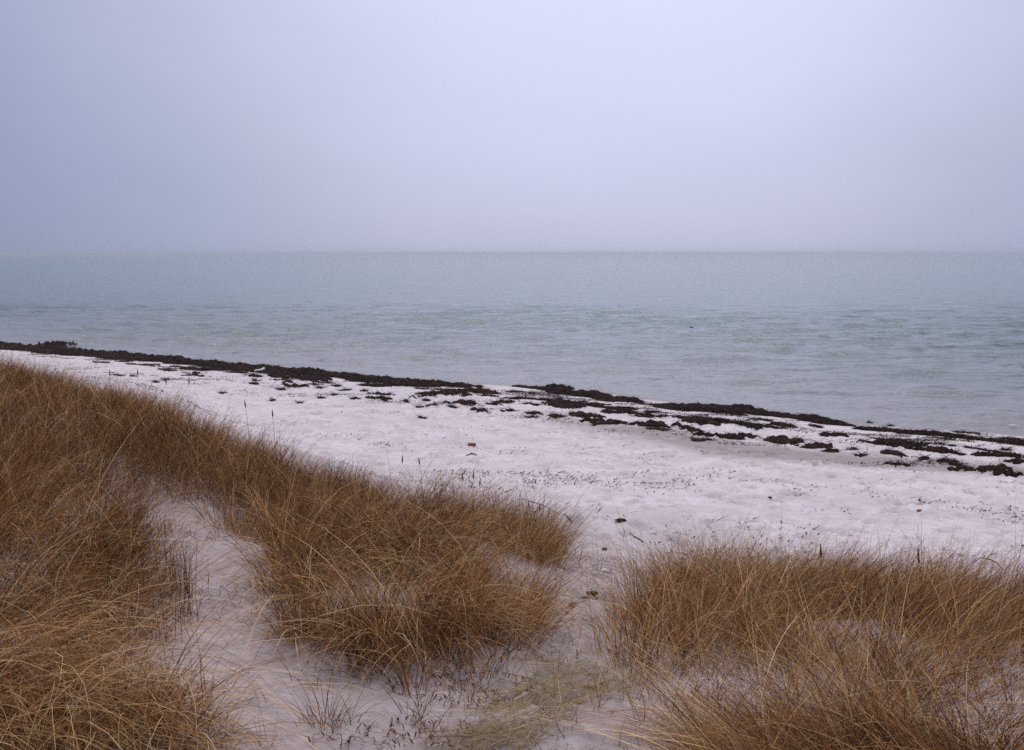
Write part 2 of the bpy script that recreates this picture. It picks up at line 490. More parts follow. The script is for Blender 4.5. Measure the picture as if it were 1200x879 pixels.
# ------------------------------------------------------------------ ribbons: grass blades and strands
CUR = []
def ribbons(roots, length, az, th0, th1, width, K=6, pw=1.3, twist=0.0, tint=None, clamp=True, tip=.12):
    """returns verts, quads, tint for N curved tapering blades"""
    n = len(roots)
    t = np.linspace(0, 1, K + 1)
    th = th0[:, None] + (th1 - th0)[:, None] * t[None, :] ** pw
    a = az[:, None] + np.asarray(twist)[..., None] * t[None, :] * np.ones((n, 1))
    ds = (length / K)[:, None]
    dx = np.sin(th) * np.cos(a) * ds; dy = np.sin(th) * np.sin(a) * ds; dz = np.cos(th) * ds
    P = np.zeros((n, K + 1, 3))
    P[:, :, 0] = roots[:, 0:1] + np.concatenate([np.zeros((n, 1)), np.cumsum(dx[:, :-1], 1)], 1)
    P[:, :, 1] = roots[:, 1:2] + np.concatenate([np.zeros((n, 1)), np.cumsum(dy[:, :-1], 1)], 1)
    P[:, :, 2] = roots[:, 2:3] + np.concatenate([np.zeros((n, 1)), np.cumsum(dz[:, :-1], 1)], 1)
    if clamp:
        g = G(P[:, :, 0], P[:, :, 1])
        P[:, 1:, 2] = np.maximum(P[:, 1:, 2], (g + .008 + .02 * np.abs(np.sin(np.arange(n)))[:, None])[:, 1:])
    fa = rng.uniform(0, 6.283, n)
    W = np.stack([np.cos(fa), np.sin(fa), rng.uniform(-.35, .35, n)], -1)
    wt = (width[:, None] * np.maximum(tip, (1 - t[None, :] ** 1.8)))[:, :, None] * .5
    A = P - W[:, None, :] * wt; B = P + W[:, None, :] * wt
    V = np.stack([A, B], 2).reshape(-1, 3)
    base = (np.arange(n) * (K + 1) * 2)[:, None] + (np.arange(K) * 2)[None, :]
    Q = np.stack([base, base + 1, base + 3, base + 2], -1).reshape(-1, 4)
    if tint is None: tint = rng.uniform(0, 1, n)
    T = np.repeat(tint, (K + 1) * 2)
    return V, Q, T

class Bag:
    def __init__(s): s.v, s.q, s.t, s.n = [], [], [], 0
    def add(s, V, Q, T):
        s.v.append(V); s.q.append(Q + s.n); s.t.append(T); s.n += len(V)
    def obj(s, name, mat, parent=None):
        return mesh_obj(name, np.concatenate(s.v), np.concatenate(s.q), mat=mat, attrs={'tint': np.concatenate(s.t)}, parent=parent)

def poly_pts(poly):
    out = []
    for p in poly:
        if p[0] == 'w': out.append((p[1], p[2]))
        else: out.append(unproj(p[0], p[1]))
    return np.array(out)
def inside(P, x, y):
    r = np.zeros(len(x), bool); j = len(P) - 1
    for i in range(len(P)):
        xi, yi = P[i]; xj, yj = P[j]
        c = ((yi > y) != (yj > y)) & (x < (xj - xi) * (y - yi) / (yj - yi + 1e-12) + xi)
        r ^= c; j = i
    return r
def scatter(P, n):
    lo, hi = P.min(0), P.max(0); xs, ys = [], []; got = 0; it = 0
    while got < n and it < 60:
        x = rng.uniform(lo[0], hi[0], n); y = rng.uniform(lo[1], hi[1], n); m = inside(P, x, y)
        xs.append(x[m]); ys.append(y[m]); got += m.sum(); it += 1
    return np.concatenate(xs)[:n], np.concatenate(ys)[:n]
def area(P):
    x, y = P[:, 0], P[:, 1]
    return abs(np.dot(x, np.roll(y, 1)) - np.dot(y, np.roll(x, 1))) / 2

def meadow(bag, poly, clumps_m2, per, length, wind, splay=.5, lean=.35, droop=1.0, spread=.13, tint=(.5, .2), width=.0034, gap=0.0, seed=0, upright=.15, lvar=.22):
    """tussocks of blades scattered in a polygon; wind = (azimuth, strength)"""
    P = poly_pts(poly) if not isinstance(poly, np.ndarray) else poly
    n = max(1, int(area(P) * clumps_m2))
    cx, cy = scatter(P, n)
    if gap > 0:
        keep = (fbm(cx * 1.1, cy * 1.1, 90 + seed, 2) * .5 + .5) > gap
        cx, cy = cx[keep], cy[keep]
    n = len(cx)
    if n == 0: return
    cs = rng.normal(0, .13, n); cl = rng.uniform(.7, 1.2, n)
    ca = wind[0] + 1.1 * vnoise(cx * .8, cy * .8, 400) + rng.normal(0, .45, n)
    cw = wind[1] * rng.uniform(.6, 1.5, n); cdr = droop * rng.uniform(.75, 1.3, n)
    cn = np.maximum(4, rng.poisson(per, n))
    ci = np.repeat(np.arange(n), cn); m = len(ci)
    rr = spread * np.sqrt(rng.uniform(0, 1, m)) * rng.uniform(.5, 1.3, n)[ci]; ra = rng.uniform(0, 6.283, m)
    x = cx[ci] + rr * np.cos(ra); y = cy[ci] + rr * np.sin(ra)
    d = np.hypot(x, y)
    vx = splay * np.cos(ra) * np.minimum(1.2, rr / spread + .3) + cw[ci] * np.cos(ca[ci]) + rng.normal(0, .2, m)
    vy = splay * np.sin(ra) * np.minimum(1.2, rr / spread + .3) + cw[ci] * np.sin(ca[ci]) + rng.normal(0, .2, m)
    az = np.arctan2(vy, vx); mag = np.clip(np.hypot(vx, vy), .25, 1.3)
    L_ = length * cl[ci] * np.clip(rng.normal(1, lvar, m), .35, 1.6)
    th0 = lean * np.clip(mag, .6, 1.3) * rng.uniform(.4, 1.3, m)
    th1 = th0 + cdr[ci] * np.sqrt(mag) * rng.uniform(.6, 1.5, m)
    tn = np.clip(rng.normal(tint[0], tint[1], m) + cs[ci] + .13 * vnoise(x * .7, y * .7, 410) + .08 * vnoise(x * 2.3, y * 2.3, 411), 0, 1)
    up = rng.uniform(0, 1, m) < upright
    th1[up] = th0[up] * 1.1 + .25 * rng.uniform(size=up.sum()); L_[up] *= .8
    hi = rng.uniform(0, 1, m) < .11
    tn[hi] = np.clip(tn[hi] + .35, 0, 1); L_[hi] *= 1.2
    th1 = np.minimum(th1, 2.7)
    z = G(x, y) - .012
    w = width * rng.uniform(.6, 1.45, m) * (1 + .05 * np.maximum(0, d - 6))
    bag.add(*ribbons(np.stack([x, y, z], -1), L_, az, th0, th1, w, K=7 if d.mean() < 9 else 5, pw=1.15, twist=rng.normal(0, .55, m), tint=tn))

R = math.radians
#                                    wind: 0 = towards the right, 90 = towards the sea
def grass_thing(name, label, specs, group=None, mat=None, kind=None, cat='grass'):
    b = Bag()
    for sp in specs:
        meadow(b, **sp)
        if sp['per'] >= 30:         # last year's broken blades matted between the tussocks
            q = dict(sp); q.update(per=sp['per'] * .55, length=.30, lean=1.25, droop=.45, spread=sp['spread'] * 1.25, tint=(sp['tint'][0] - .10, .24), upright=.0, splay=.9)
            meadow(b, **q)
    o = b.obj(name, mat or M_GRASS)
    if kind == 'stuff': tag(o, label, cat, kind='stuff')
    else: tag(o, label, cat, group)
    return o

W = 'w'
LEFT = [(W, -17, 25), (W, -9.6, 18.9), (W, -5.6, 14.8), (W, -3.0, 12.3), (W, -1.55, 11.7), (W, -1.2, 11.0), (440, 625), (360, 645), (300, 640), (262, 612), (225, 588), (150, 585), (60, 600), (-60, 610), (W, -8, 8.5), (W, -16, 18)]
grass_thing('dune_grass', 'brown dry marram grass covering the whole left dune slope up to its crest',
    [dict(poly=LEFT, clumps_m2=24, per=44, length=.48, wind=(R(-15), .35), splay=.7, lean=.42, droop=1.35, spread=.20, tint=(.44, .22), width=.0034, gap=.05, seed=1, upright=.22),
     dict(poly=LEFT, clumps_m2=8, per=32, length=.52, wind=(R(-20), .6), splay=.9, lean=.9, droop=1.2, spread=.25, tint=(.60, .22), width=.0034, seed=2)],
    kind='stuff')
TG = 'marram grass tussocks on the dunes'
grass_thing('grass_tussock', 'big shaggy tussock in the middle of the left dune, arching over the bare sand hollow',
    [dict(poly=[(330, 655), (420, 640), (470, 618), (530, 645), (562, 685), (565, 730), (535, 775), (500, 800), (450, 790), (420, 750), (345, 750), (318, 705)], clumps_m2=36, per=52, length=.80, wind=(R(-70), .75), splay=.7, lean=.65, droop=1.75, spread=.15, tint=(.46, .25), width=.0038, upright=.1, gap=.22, seed=31),
     dict(poly=[(312, 765), (345, 735), (405, 740), (520, 770), (480, 800), (400, 795), (325, 793)], clumps_m2=18, per=30, length=.55, wind=(R(-50), .4), splay=.5, lean=.25, droop=1.6, spread=.10, tint=(.42, .22), width=.004),
     dict(poly=[(410, 775), (560, 740), (612, 768), (560, 818), (450, 832)], clumps_m2=8, per=36, length=.52, wind=(R(-65), .5), splay=.7, lean=.5, droop=1.6, spread=.08, tint=(.38, .25), width=.0038, seed=32)], TG)
grass_thing('grass_tussock', 'rounded brown tussock at the beach edge, at the right tip of the left dune',
    [dict(poly=[(W, -1.1, 11.9), (W, -.1, 12.0), (640, 640), (650, 668), (600, 655), (545, 628), (W, -1.1, 11.0)], clumps_m2=32, per=50, length=.66, wind=(R(0), .6), splay=.8, lean=.55, droop=1.3, spread=.18, tint=(.43, .2), width=.0034, seed=3)], TG)
grass_thing('grass_tussock', 'low brown tussock leaning right above the footpath, below the bare sand patch',
    [dict(poly=[(545, 715), (600, 700), (640, 715), (645, 757), (610, 768), (565, 752)], clumps_m2=30, per=46, length=.52, wind=(R(-15), .6), splay=.5, lean=.6, droop=1.4, spread=.13, tint=(.42, .2), width=.0038, seed=4)], TG)
grass_thing('grass_tussock', 'large drooping tussock filling the bottom left corner',
    [dict(poly=[(-60, 785), (70, 770), (150, 780), (205, 815), (225, 850), (240, 900), (-420, 960), (-420, 800)], clumps_m2=46, per=52, length=.85, wind=(R(-22), 1.0), splay=.4, lean=.85, droop=1.4, spread=.16, tint=(.52, .25), width=.0036, upright=.04),
     dict(poly=[(170, 800), (225, 820), (245, 880), (180, 880)], clumps_m2=20, per=30, length=.34, wind=(R(-5), .3), splay=.6, lean=.3, droop=.9, spread=.1, tint=(.42, .2))], TG)
grass_thing('grass_tussock', 'thin tangled tussock on the left edge, above the bottom left one',
    [dict(poly=[(-60, 610), (60, 605), (140, 615), (170, 680), (200, 730), (150, 770), (60, 755), (-420, 800), (-420, 620)], clumps_m2=27, per=42, length=.66, wind=(R(-15), .7), splay=.6, lean=.65, droop=1.5, spread=.17, tint=(.41, .24), width=.0037, gap=.08, seed=6)], TG)
grass_thing('grass_tussock', 'tall shaggy tussock beside the footpath, left half of the right dune',
    [dict(poly=[(715, 770), (740, 730), (800, 700), (870, 690), (930, 705), (925, 750), (880, 775), (800, 800), (735, 800)], clumps_m2=28, per=48, length=.68, wind=(R(25), .40), splay=.8, lean=.42, droop=1.55, spread=.17, tint=(.48, .23), width=.0037, seed=7, upright=.2)], TG)
grass_thing('grass_tussock', 'wind-combed brown tussock leaning right along the back of the right dune',
    [dict(poly=[(910, 705), (950, 685), (1040, 690), (1130, 715), (1260, 745), (1480, 770), (1480, 850), (1150, 780), (1060, 750), (1010, 730), (930, 725)], clumps_m2=28, per=50, length=.70, wind=(R(5), .9), splay=.45, lean=.65, droop=1.3, spread=.18, tint=(.42, .2), width=.0036, seed=8)], TG)
grass_thing('grass_tussock', 'long straw-coloured tussock sweeping over the bottom right foreground',
    [dict(poly=[(820, 868), (900, 842), (1010, 832), (1080, 850), (1130, 885), (1200, 930), (810, 940)], clumps_m2=42, per=50, length=.70, wind=(R(200), .8), splay=.7, lean=1.25, droop=.9, spread=.19, tint=(.56, .24), width=.0036, upright=.03),
     dict(poly=[(980, 832), (1060, 835), (1130, 880), (1400, 900), (1400, 960), (1060, 930)], clumps_m2=30, per=44, length=.70, wind=(R(-35), .9), splay=.6, lean=1.2, droop=.9, spread=.19, tint=(.58, .24), width=.0036, upright=.03)], TG)
grass_thing('grass_tussock', 'sparse thin blades on bare sand between the two tussocks of the right dune',
    [dict(poly=[(900, 735), (1010, 735), (1100, 765), (1210, 800), (1210, 870), (1080, 830), (980, 812), (880, 800)], clumps_m2=32, per=29, length=.54, wind=(R(-10), .45), splay=.9, lean=.75, droop=1.4, spread=.15, tint=(.44, .24), seed=10, gap=.44)], TG)
grass_thing('grass_tussock', 'sparse bent blades over the sand between bottom right foreground and footpath',
    [dict(poly=[(735, 810), (830, 815), (860, 840), (830, 900), (770, 890), (740, 850)], clumps_m2=22, per=14, length=.38, wind=(R(120), .2), splay=.8, lean=.5, droop=1.4, spread=.14, tint=(.5, .24), seed=11)], TG)
grass_thing('grass_tussock', 'small reddish tuft on sand at the bottom, beneath the big middle tussock',
    [dict(poly=[(365, 850), (385, 838), (420, 855), (395, 868)], clumps_m2=160, per=18, length=.26, wind=(R(0), .3), splay=.9, lean=.6, droop=1.2, spread=.1, tint=(.38, .22))], TG)
grass_thing('grass_tussock', 'row of short red-brown stubble tufts along the foot of the middle tussock',
    [dict(poly=[(440, 790), (520, 770), (600, 800), (590, 830), (500, 845), (440, 850)], clumps_m2=18, per=16, length=.22, wind=(R(0), .4), splay=.9, lean=.6, droop=1.2, spread=.1, tint=(.28, .2), seed=13)], TG)
# stiff upright stems at the edge of the bare hollow
b = Bag()
P = poly_pts([(95, 690), (130, 610), (165, 600), (205, 650), (240, 690), (232, 745), (190, 755), (130, 740)])
for k in range(52):
    cx, cy = scatter(P, 1)
    m = int(rng.integers(5, 15))
    x = cx + rng.normal(0, .035, m); y = cy + rng.normal(0, .035, m)
    b.add(*ribbons(np.stack([x, y, G(x, y) - .02], -1), rng.uniform(.22, .52, m), rng.uniform(0, 6.28, m), rng.uniform(0, .18, m), rng.uniform(.05, .5, m),
                   rng.uniform(.003, .006, m), K=5, tint=rng.uniform(0, .9, m)))
tag(b.obj('stiff_grass', M_STEM), 'stiff upright red-brown grass stems at the edge of the left bare sand hollow', 'grass', TG)

# blades lying flat down the middle of the path
b = Bag()
P = poly_pts([(530, 900), (560, 850), (610, 805), (660, 760), (720, 742), (775, 772), (750, 800), (690, 825), (640, 860), (610, 900)])
x, y = scatter(P, 4200)
keep = (fbm(x * 1.6, y * 1.6, 140, 3) + rng.normal(0, .25, len(x)) > -.05); x, y = x[keep], y[keep]; m = len(x)
az = np.where(rng.uniform(size=m) < .7, R(215), R(30)) + rng.normal(0, .55, m)
b.add(*ribbons(np.stack([x, y, G(x, y) + .004], -1), rng.uniform(.18, .6, m), az, rng.uniform(1.15, 1.5, m), rng.uniform(1.5, 1.75, m), rng.uniform(.0022, .0036, m), K=6,
               twist=rng.normal(0, .8, m), tint=np.clip(rng.normal(.5, .22, m), 0, 1)))
tag(b.obj('flattened_grass', M_PALE), 'pale yellowish grass flattened across the sandy footpath at bottom centre', 'grass')

# single shoots standing in the sand round the tussocks
b = Bag()
SH = poly_pts([(150, 590), (250, 620), (330, 660), (310, 790), (420, 800), (560, 775), (660, 700), (700, 760), (760, 800), (850, 830), (830, 890), (240, 890), (240, 780), (160, 700)])
meadow(b, SH, 5.5, 7, .30, (R(-10), .3), splay=.9, lean=.5, droop=1.1, spread=.09, tint=(.42, .26), width=.0034, gap=.3, seed=21)
meadow(b, np.array([(-1.3, 11.6), (.6, 11.0), (.9, 9.6), (1.6, 9.4), (3.2, 9.6), (5.8, 8.6), (6.4, 9.4), (3.4, 10.6), (1.0, 12.0), (-1.2, 13.0)]), 2.6, 7, .36, (R(0), .3), splay=.8, lean=.4, droop=1.0, spread=.1, tint=(.5, .24), width=.0034, gap=.3, seed=22)
tag(b.obj('grass_shoots', M_GRASS), 'thin single grass shoots standing in the bare sand round the tussocks', 'grass', kind='stuff')

# fallen straw on the bare dune sand
b = Bag()
P = np.array([(-6, 3.2), (6.5, 3.2), (6.5, 8.6), (2.4, 10.5), (.6, 12.2), (-3, 12.6), (-7, 9)])
x, y = scatter(P, 26000)
keep = fbm(x * 1.3, y * 1.3, 150, 3) > -.15; x, y = x[keep], y[keep]; m = len(x)
b.add(*ribbons(np.stack([x, y, G(x, y) + .006], -1), rng.uniform(.04, .26, m), rng.uniform(0, 6.28, m), rng.uniform(1.0, 1.5, m), rng.uniform(1.5, 1.75, m), rng.uniform(.0028, .0055, m), K=4,
               twist=rng.normal(0, .6, m), tint=np.clip(rng.normal(.42, .25, m), 0, 1)))
tag(b.obj('straw_litter', M_STEM), 'fallen straw scattered thinly over the bare dune sand', 'straw', kind='stuff')

# dark broken roots and weed bits in the bottom of the hollow
b = Bag()
P = poly_pts([(330, 800), (440, 790), (560, 790), (640, 770), (690, 690), (720, 700), (690, 760), (600, 840), (560, 879), (330, 879)])
x, y = scatter(P, 1500)
keep = fbm(x * 2.6, y * 2.6, 155, 3) > .2; x, y = x[keep], y[keep]; m = len(x)
b.add(*ribbons(np.stack([x, y, G(x, y) + .004], -1), rng.uniform(.015, .07, m), rng.uniform(0, 6.28, m), rng.uniform(1.3, 1.55, m), rng.uniform(1.5, 1.75, m), rng.uniform(.004, .011, m), K=3,
               twist=rng.normal(0, 1, m), tint=rng.uniform(.15, 1, m), tip=.4))
tag(b.obj('root_litter', M_STEM), 'dark broken root and leaf bits strewn along the bottom of the sandy hollow', 'litter', kind='stuff')

# dark seed heads on stalks
def seed_stalk(x, y, h, lean, az):
    b = Bag(); z = float(G(x, y))
    b.add(*ribbons(np.array([[x, y, z - .02]]), np.array([h]), np.array([az]), np.array([lean * .4]), np.array([lean]), np.array([.009]), K=6, clamp=False, tip=.5, tint=np.array([.6])))
    o = b.obj('grass_stalk', M_GRASS)
    V = b.v[0]; tipc = V[-2:].mean(0); prev = V[-4:-2].mean(0); d = (tipc - prev) / np.linalg.norm(tipc - prev)
    # spindle-shaped head
    up = np.array((0, 0, 1.)); e1 = np.cross(d, (1, .3, 0)); e1 /= np.linalg.norm(e1); e2 = np.cross(d, e1)
    Ls = .11; vs = []; nseg = 8; rings = [0, .15, .35, .55, .75, .9, 1]; rr = [.003, .006, .0078, .0075, .006, .004, .001]
    for f, r in zip(rings, rr):
        for k in range(nseg):
            a = 6.2832 * k / nseg; r_ = r * (1 + .25 * math.sin(5 * k + 9 * f))
            vs.append(tipc + d * (Ls * f - .02) + r_ * (math.cos(a) * e1 + math.sin(a) * e2))
    q = [(i * nseg + k, i * nseg + (k + 1) % nseg, (i + 1) * nseg + (k + 1) % nseg, (i + 1) * nseg + k) for i in range(len(rings) - 1) for k in range(nseg)]
    mesh_obj('seed_head', np.array(vs), np.array(q), mat=M_HEAD, attrs={'tint': np.full(len(vs), .4)}, parent=o)
    return o
SG = 'seed stalks standing out of the grass'
def stalk_at(px_top, py_top, d, hmin=.35):
    """a stalk whose head reaches the given photo point at distance d"""
    dx, dz = ray(px_top, py_top); x, y = float(dx * d), d; z = 5 + float(dz) * d
    h = max(hmin, z - float(G(x, y)))
    return seed_stalk(x, y, min(h, 1.0), rng.uniform(.03, .16), rng.uniform(0, 6.28))
for px, py, d, lab in [(497, 541, 12.3, 'lone tall dark seed stalk standing clear of the grass against pale sand'),
                       (470, 540, 12.2, 'short pale stalk left of the lone tall seed stalk'),
                       (545, 560, 11.9, 'leftmost of three seed stalks on top of the rounded beach-edge tussock'),
                       (553, 559, 11.9, 'middle one of three seed stalks on top of the rounded beach-edge tussock'),
                       (561, 565, 11.9, 'rightmost of three seed stalks on top of the rounded beach-edge tussock'),
                       (624, 593, 11.4, 'left one of the paired seed stalks at the tussock right shoulder'),
                       (631, 596, 11.4, 'right one of the paired seed stalks at the tussock right shoulder'),
                       (645, 600, 11.3, 'leaning seed stalk at the right end of the beach-edge tussock'),
                       (966, 648, 7.4, 'bent seed stalk at the top middle of the right dune'),
                       (1084, 655, 7.2, 'seed stalk above the right dune near a dark twig')]:
    tag(stalk_at(px, py, d), lab, 'grass stalk', SG)
for px, py, d in [(128, 438, 15), (163, 437, 14.8), (195, 448, 14.2), (222, 446, 13.6), (292, 474, 12.6), (322, 486, 12.2)]:
    tag(stalk_at(px, py, d), 'thin seed stalk poking above the left dune crest against the beach', 'grass stalk', SG)

# ------------------------------------------------------------------ seaweed wrack
def lump(x0, y0, lu, lv, h, rot, res=None, thr=.05, seed=0, tint=.2, strands=40, sl=(.08, .3)):
    """a ragged heap of weed: thresholded bumpy sheet lying on the sand plus loose strands. local frame at (x0,y0)"""
    res = res or max(.028, min(lu, lv) / 14)
    res = min(res, .045); nu = max(6, int(lu * 2.3 / res)); nv = max(6, int(lv * 2.3 / res))
    nu = min(nu, 160); nv = min(nv, 60)
    u = np.linspace(-1.15, 1.15, nu); v = np.linspace(-1.15, 1.15, nv)
    U, Vv = np.meshgrid(u, v)
    c, s = math.cos(rot), math.sin(rot)
    bend = .35 * lv * np.sin(U * 2.1 + seed)
    X = x0 + U * lu * c - (Vv * lv + bend) * s; Y = y0 + U * lu * s + (Vv * lv + bend) * c
    f = .82 - (U * U + Vv * Vv) + 1.5 * fbm(U * lu * 2.6 + seed, Vv * lv * 6 - seed, 200 + seed % 50, 4, .65) + .8 * fbm(X * 11, Y * 17, 7, 3, .6) - thr
    hgt = h * np.clip(f, 0, 1.2) ** .55 * (.62 + .5 * (fbm(X * 9, Y * 9, 3, 2) + .5))
    g = G(X, Y)
    Z = np.where(f > 0, g + .012 + hgt, g - .03)
    idx = np.arange(nu * nv).reshape(nv, nu)
    q = np.stack([idx[:-1, :-1], idx[:-1, 1:], idx[1:, 1:], idx[1:, :-1]], -1).reshape(-1, 4)
    keep = (f.ravel()[q] > 0).sum(1) >= 1
    q = q[keep]
    used = np.unique(q); mp = np.full(nu * nv, -1); mp[used] = np.arange(len(used))
    bag = Bag()
    if len(q):
        bag.add(np.stack([X, Y, Z], -1).reshape(-1, 3)[used], mp[q], np.clip(np.full(len(used), tint) + .3 * fbm(X.ravel()[used] * 3, Y.ravel()[used] * 3, 9, 2), 0, 1))
    if strands:
        k = rng.integers(0, nu * nv, strands * 4); k = k[f.ravel()[k] > -.12][:strands]; m = len(k)
        if m:
            x, y, z = X.ravel()[k], Y.ravel()[k], np.maximum(Z.ravel()[k], g.ravel()[k])
            bag.add(*ribbons(np.stack([x, y, z], -1), rng.uniform(*sl, m), rot + rng.normal(0, .7, m) + math.pi * rng.integers(0, 2, m), rng.uniform(.8, 1.6, m), rng.uniform(1.5, 2.1, m),
                             rng.uniform(.008, .02, m), K=4, twist=rng.normal(0, .9, m), tint=np.clip(rng.normal(tint, .25, m), 0, 1)))
    return bag

SHORE = math.atan2(-NX, NY)     # direction along the shore
WG = 'dark seaweed heaped along the waterline'
def bank(pts, label, seed, group=WG, name='seaweed_bank', tint=.12, dens=2.0):
    """pts: (photo x, seaward photo y, half width m, height m): a heap following the waterline"""
    w = [on_beach(p[0], p[1]) if p[0] > -900 else tuple(float(c) for c in xy(float(water_s(p[1])), p[1])) for p in pts]
    bag = Bag()
    s, t = zip(*[st(*q) for q in w]); t = np.array(t); s = np.array(s); o = np.argsort(t)
    t, s = t[o], s[o]; hw = np.array([p[2] for p in pts])[o] * .56; hh = np.array([p[3] for p in pts])[o] * .55
    res = .07
    ta = np.arange(t[0], t[-1], res); va = np.arange(-1.25, 1.2501, .075)
    Tm, Vm = np.meshgrid(ta, va)
    hwm = np.interp(Tm, t, hw) * (1 + .3 * vnoise(Tm * .9, Tm * 0, seed)); hm = np.interp(Tm, t, hh)
    Sm = np.interp(Tm, t, s) - hwm + Vm * hwm + .22 * vnoise(Tm * .6, Tm * 0 + 5, seed + 3)
    X, Y = xy(Sm, Tm)
    endf = np.minimum(Tm - t[0], t[-1] - Tm) / .8
    f = np.minimum(1, endf) - Vm * Vm + .75 * fbm(Tm * 1.1, Sm * 3, 300 + seed, 3) + .55 * fbm(Tm * 6, Sm * 10, 310 + seed, 3, .6) - .02
    hgt = hm * np.clip(f, 0, 1.3) ** .6 * (.45 + .6 * (fbm(Tm * 1.6, Sm * 2.6, 320 + seed, 3) + .5) + .5 * (fbm(Tm * 6, Sm * 8, 330 + seed, 3) + .3))
    g = np.maximum(G(X, Y), -.06)
    Z = np.where(f > 0, g + .015 + hgt, g - .04)
    nv, nu = X.shape; idx = np.arange(nu * nv).reshape(nv, nu)
    q = np.stack([idx[:-1, :-1], idx[:-1, 1:], idx[1:, 1:], idx[1:, :-1]], -1).reshape(-1, 4)
    q = q[(f.ravel()[q] > 0).any(1)]
    used = np.unique(q); mp = np.full(nu * nv, -1); mp[used] = np.arange(len(used))
    bag.add(np.stack([X, Y, Z], -1).reshape(-1, 3)[used], mp[q], np.clip(tint + .3 * fbm(X.ravel()[used] * 1.5, Y.ravel()[used] * 1.5, 9, 3), 0, 1))
    n = int(len(ta) * dens * 9)
    k = rng.integers(0, nu * nv, n); k = k[f.ravel()[k] > -.05]; m = len(k)
    bag.add(*ribbons(np.stack([X.ravel()[k], Y.ravel()[k], Z.ravel()[k]], -1), rng.uniform(.1, .34, m), SHORE + rng.normal(0, .8, m) + math.pi * rng.integers(0, 2, m), rng.uniform(1.2, 1.7, m),
                     rng.uniform(1.5, 2.2, m), rng.uniform(.012, .03, m), K=4, twist=rng.normal(0, .9, m), tint=np.clip(rng.normal(tint, .2, m), 0, 1)))
    o = bag.obj(name, M_WEED)
    tag(o, label, 'seaweed', group)
    return o

bank([(-999, -95., 1.7, .34), (-999, -75., 1.7, .34), (-40, 401, 1.6, .34), (60, 410, 1.9, .36), (150, 418, 1.8, .34), (250, 426, 1.7, .32), (350, 436, 1.6, .30), (450, 445, 1.5, .28), (520, 450.5, 1.35, .25), (568, 453.5, .7, .14)],
     'long dark seaweed bank along the waterline from the left edge to the middle gap', 1)
bank([(603, 453, .4, .12), (640, 456, .8, .14), (680, 461, 1.25, .24), (720, 466, 1.2, .26), (757, 472, .75, .18)],
     'dark seaweed bank at the waterline just right of the middle gap', 2)
bank([(757, 473, .6, .14), (800, 476, .8, .18), (850, 480, 1.1, .26), (900, 485.5, 1.15, .30), (950, 492, 1.0, .28), (985, 497, .8, .24), (1010, 501.5, .5, .15)],
     'dark seaweed bank at the waterline below the open sea, right of centre', 3)
bank([(1005, 503, .35, .12), (1050, 506, .42, .14), (1100, 511, .45, .14), (1150, 516, .32, .10), (1200, 521, .42, .13), (1260, 526, .4, .12)],
     'thin ragged seaweed line running to the right edge beside wet sand', 4)
bank([(590, 466, .25, .06), (640, 468, .3, .07), (700, 476, .3, .08), (770, 487, .3, .09), (830, 492, .42, .11), (880, 498, .32, .1), (930, 503, .32, .06)],
     'second lower seaweed strip running just landward of the banks at centre', 5, tint=.25)
bank([(1020, 513, .14, .03), (1080, 520, .16, .04), (1130, 525, .15, .04), (1200, 533, .14, .04)],
     'narrow dark strand of weed just landward of the thin line at right', 6, tint=.15, dens=.8)

def heap(px, py, w, h, label, group, seed, tall=.10, tint=.25, name='seaweed_clump'):
    x, y = on_beach(px, py); d = y
    lu = max(.10, w * d / F / 2 * .98)
    slope = 5.0 / d
    lv = max(.06, min(lu, (max(1.0, h - tall * .5 * F / d) * d / F) / slope / 2 * .9))
    hh = tall
    b = lump(x, y, lu * 1.25, lv * 1.45, hh, SHORE * .62 + rng.normal(0, .06), seed=seed, tint=tint, strands=int(min(160, 30 + 90 * lu)))
    if not b.v: return
    o = b.obj(name, M_WEED)
    tag(o, label, 'seaweed', group)
    return o

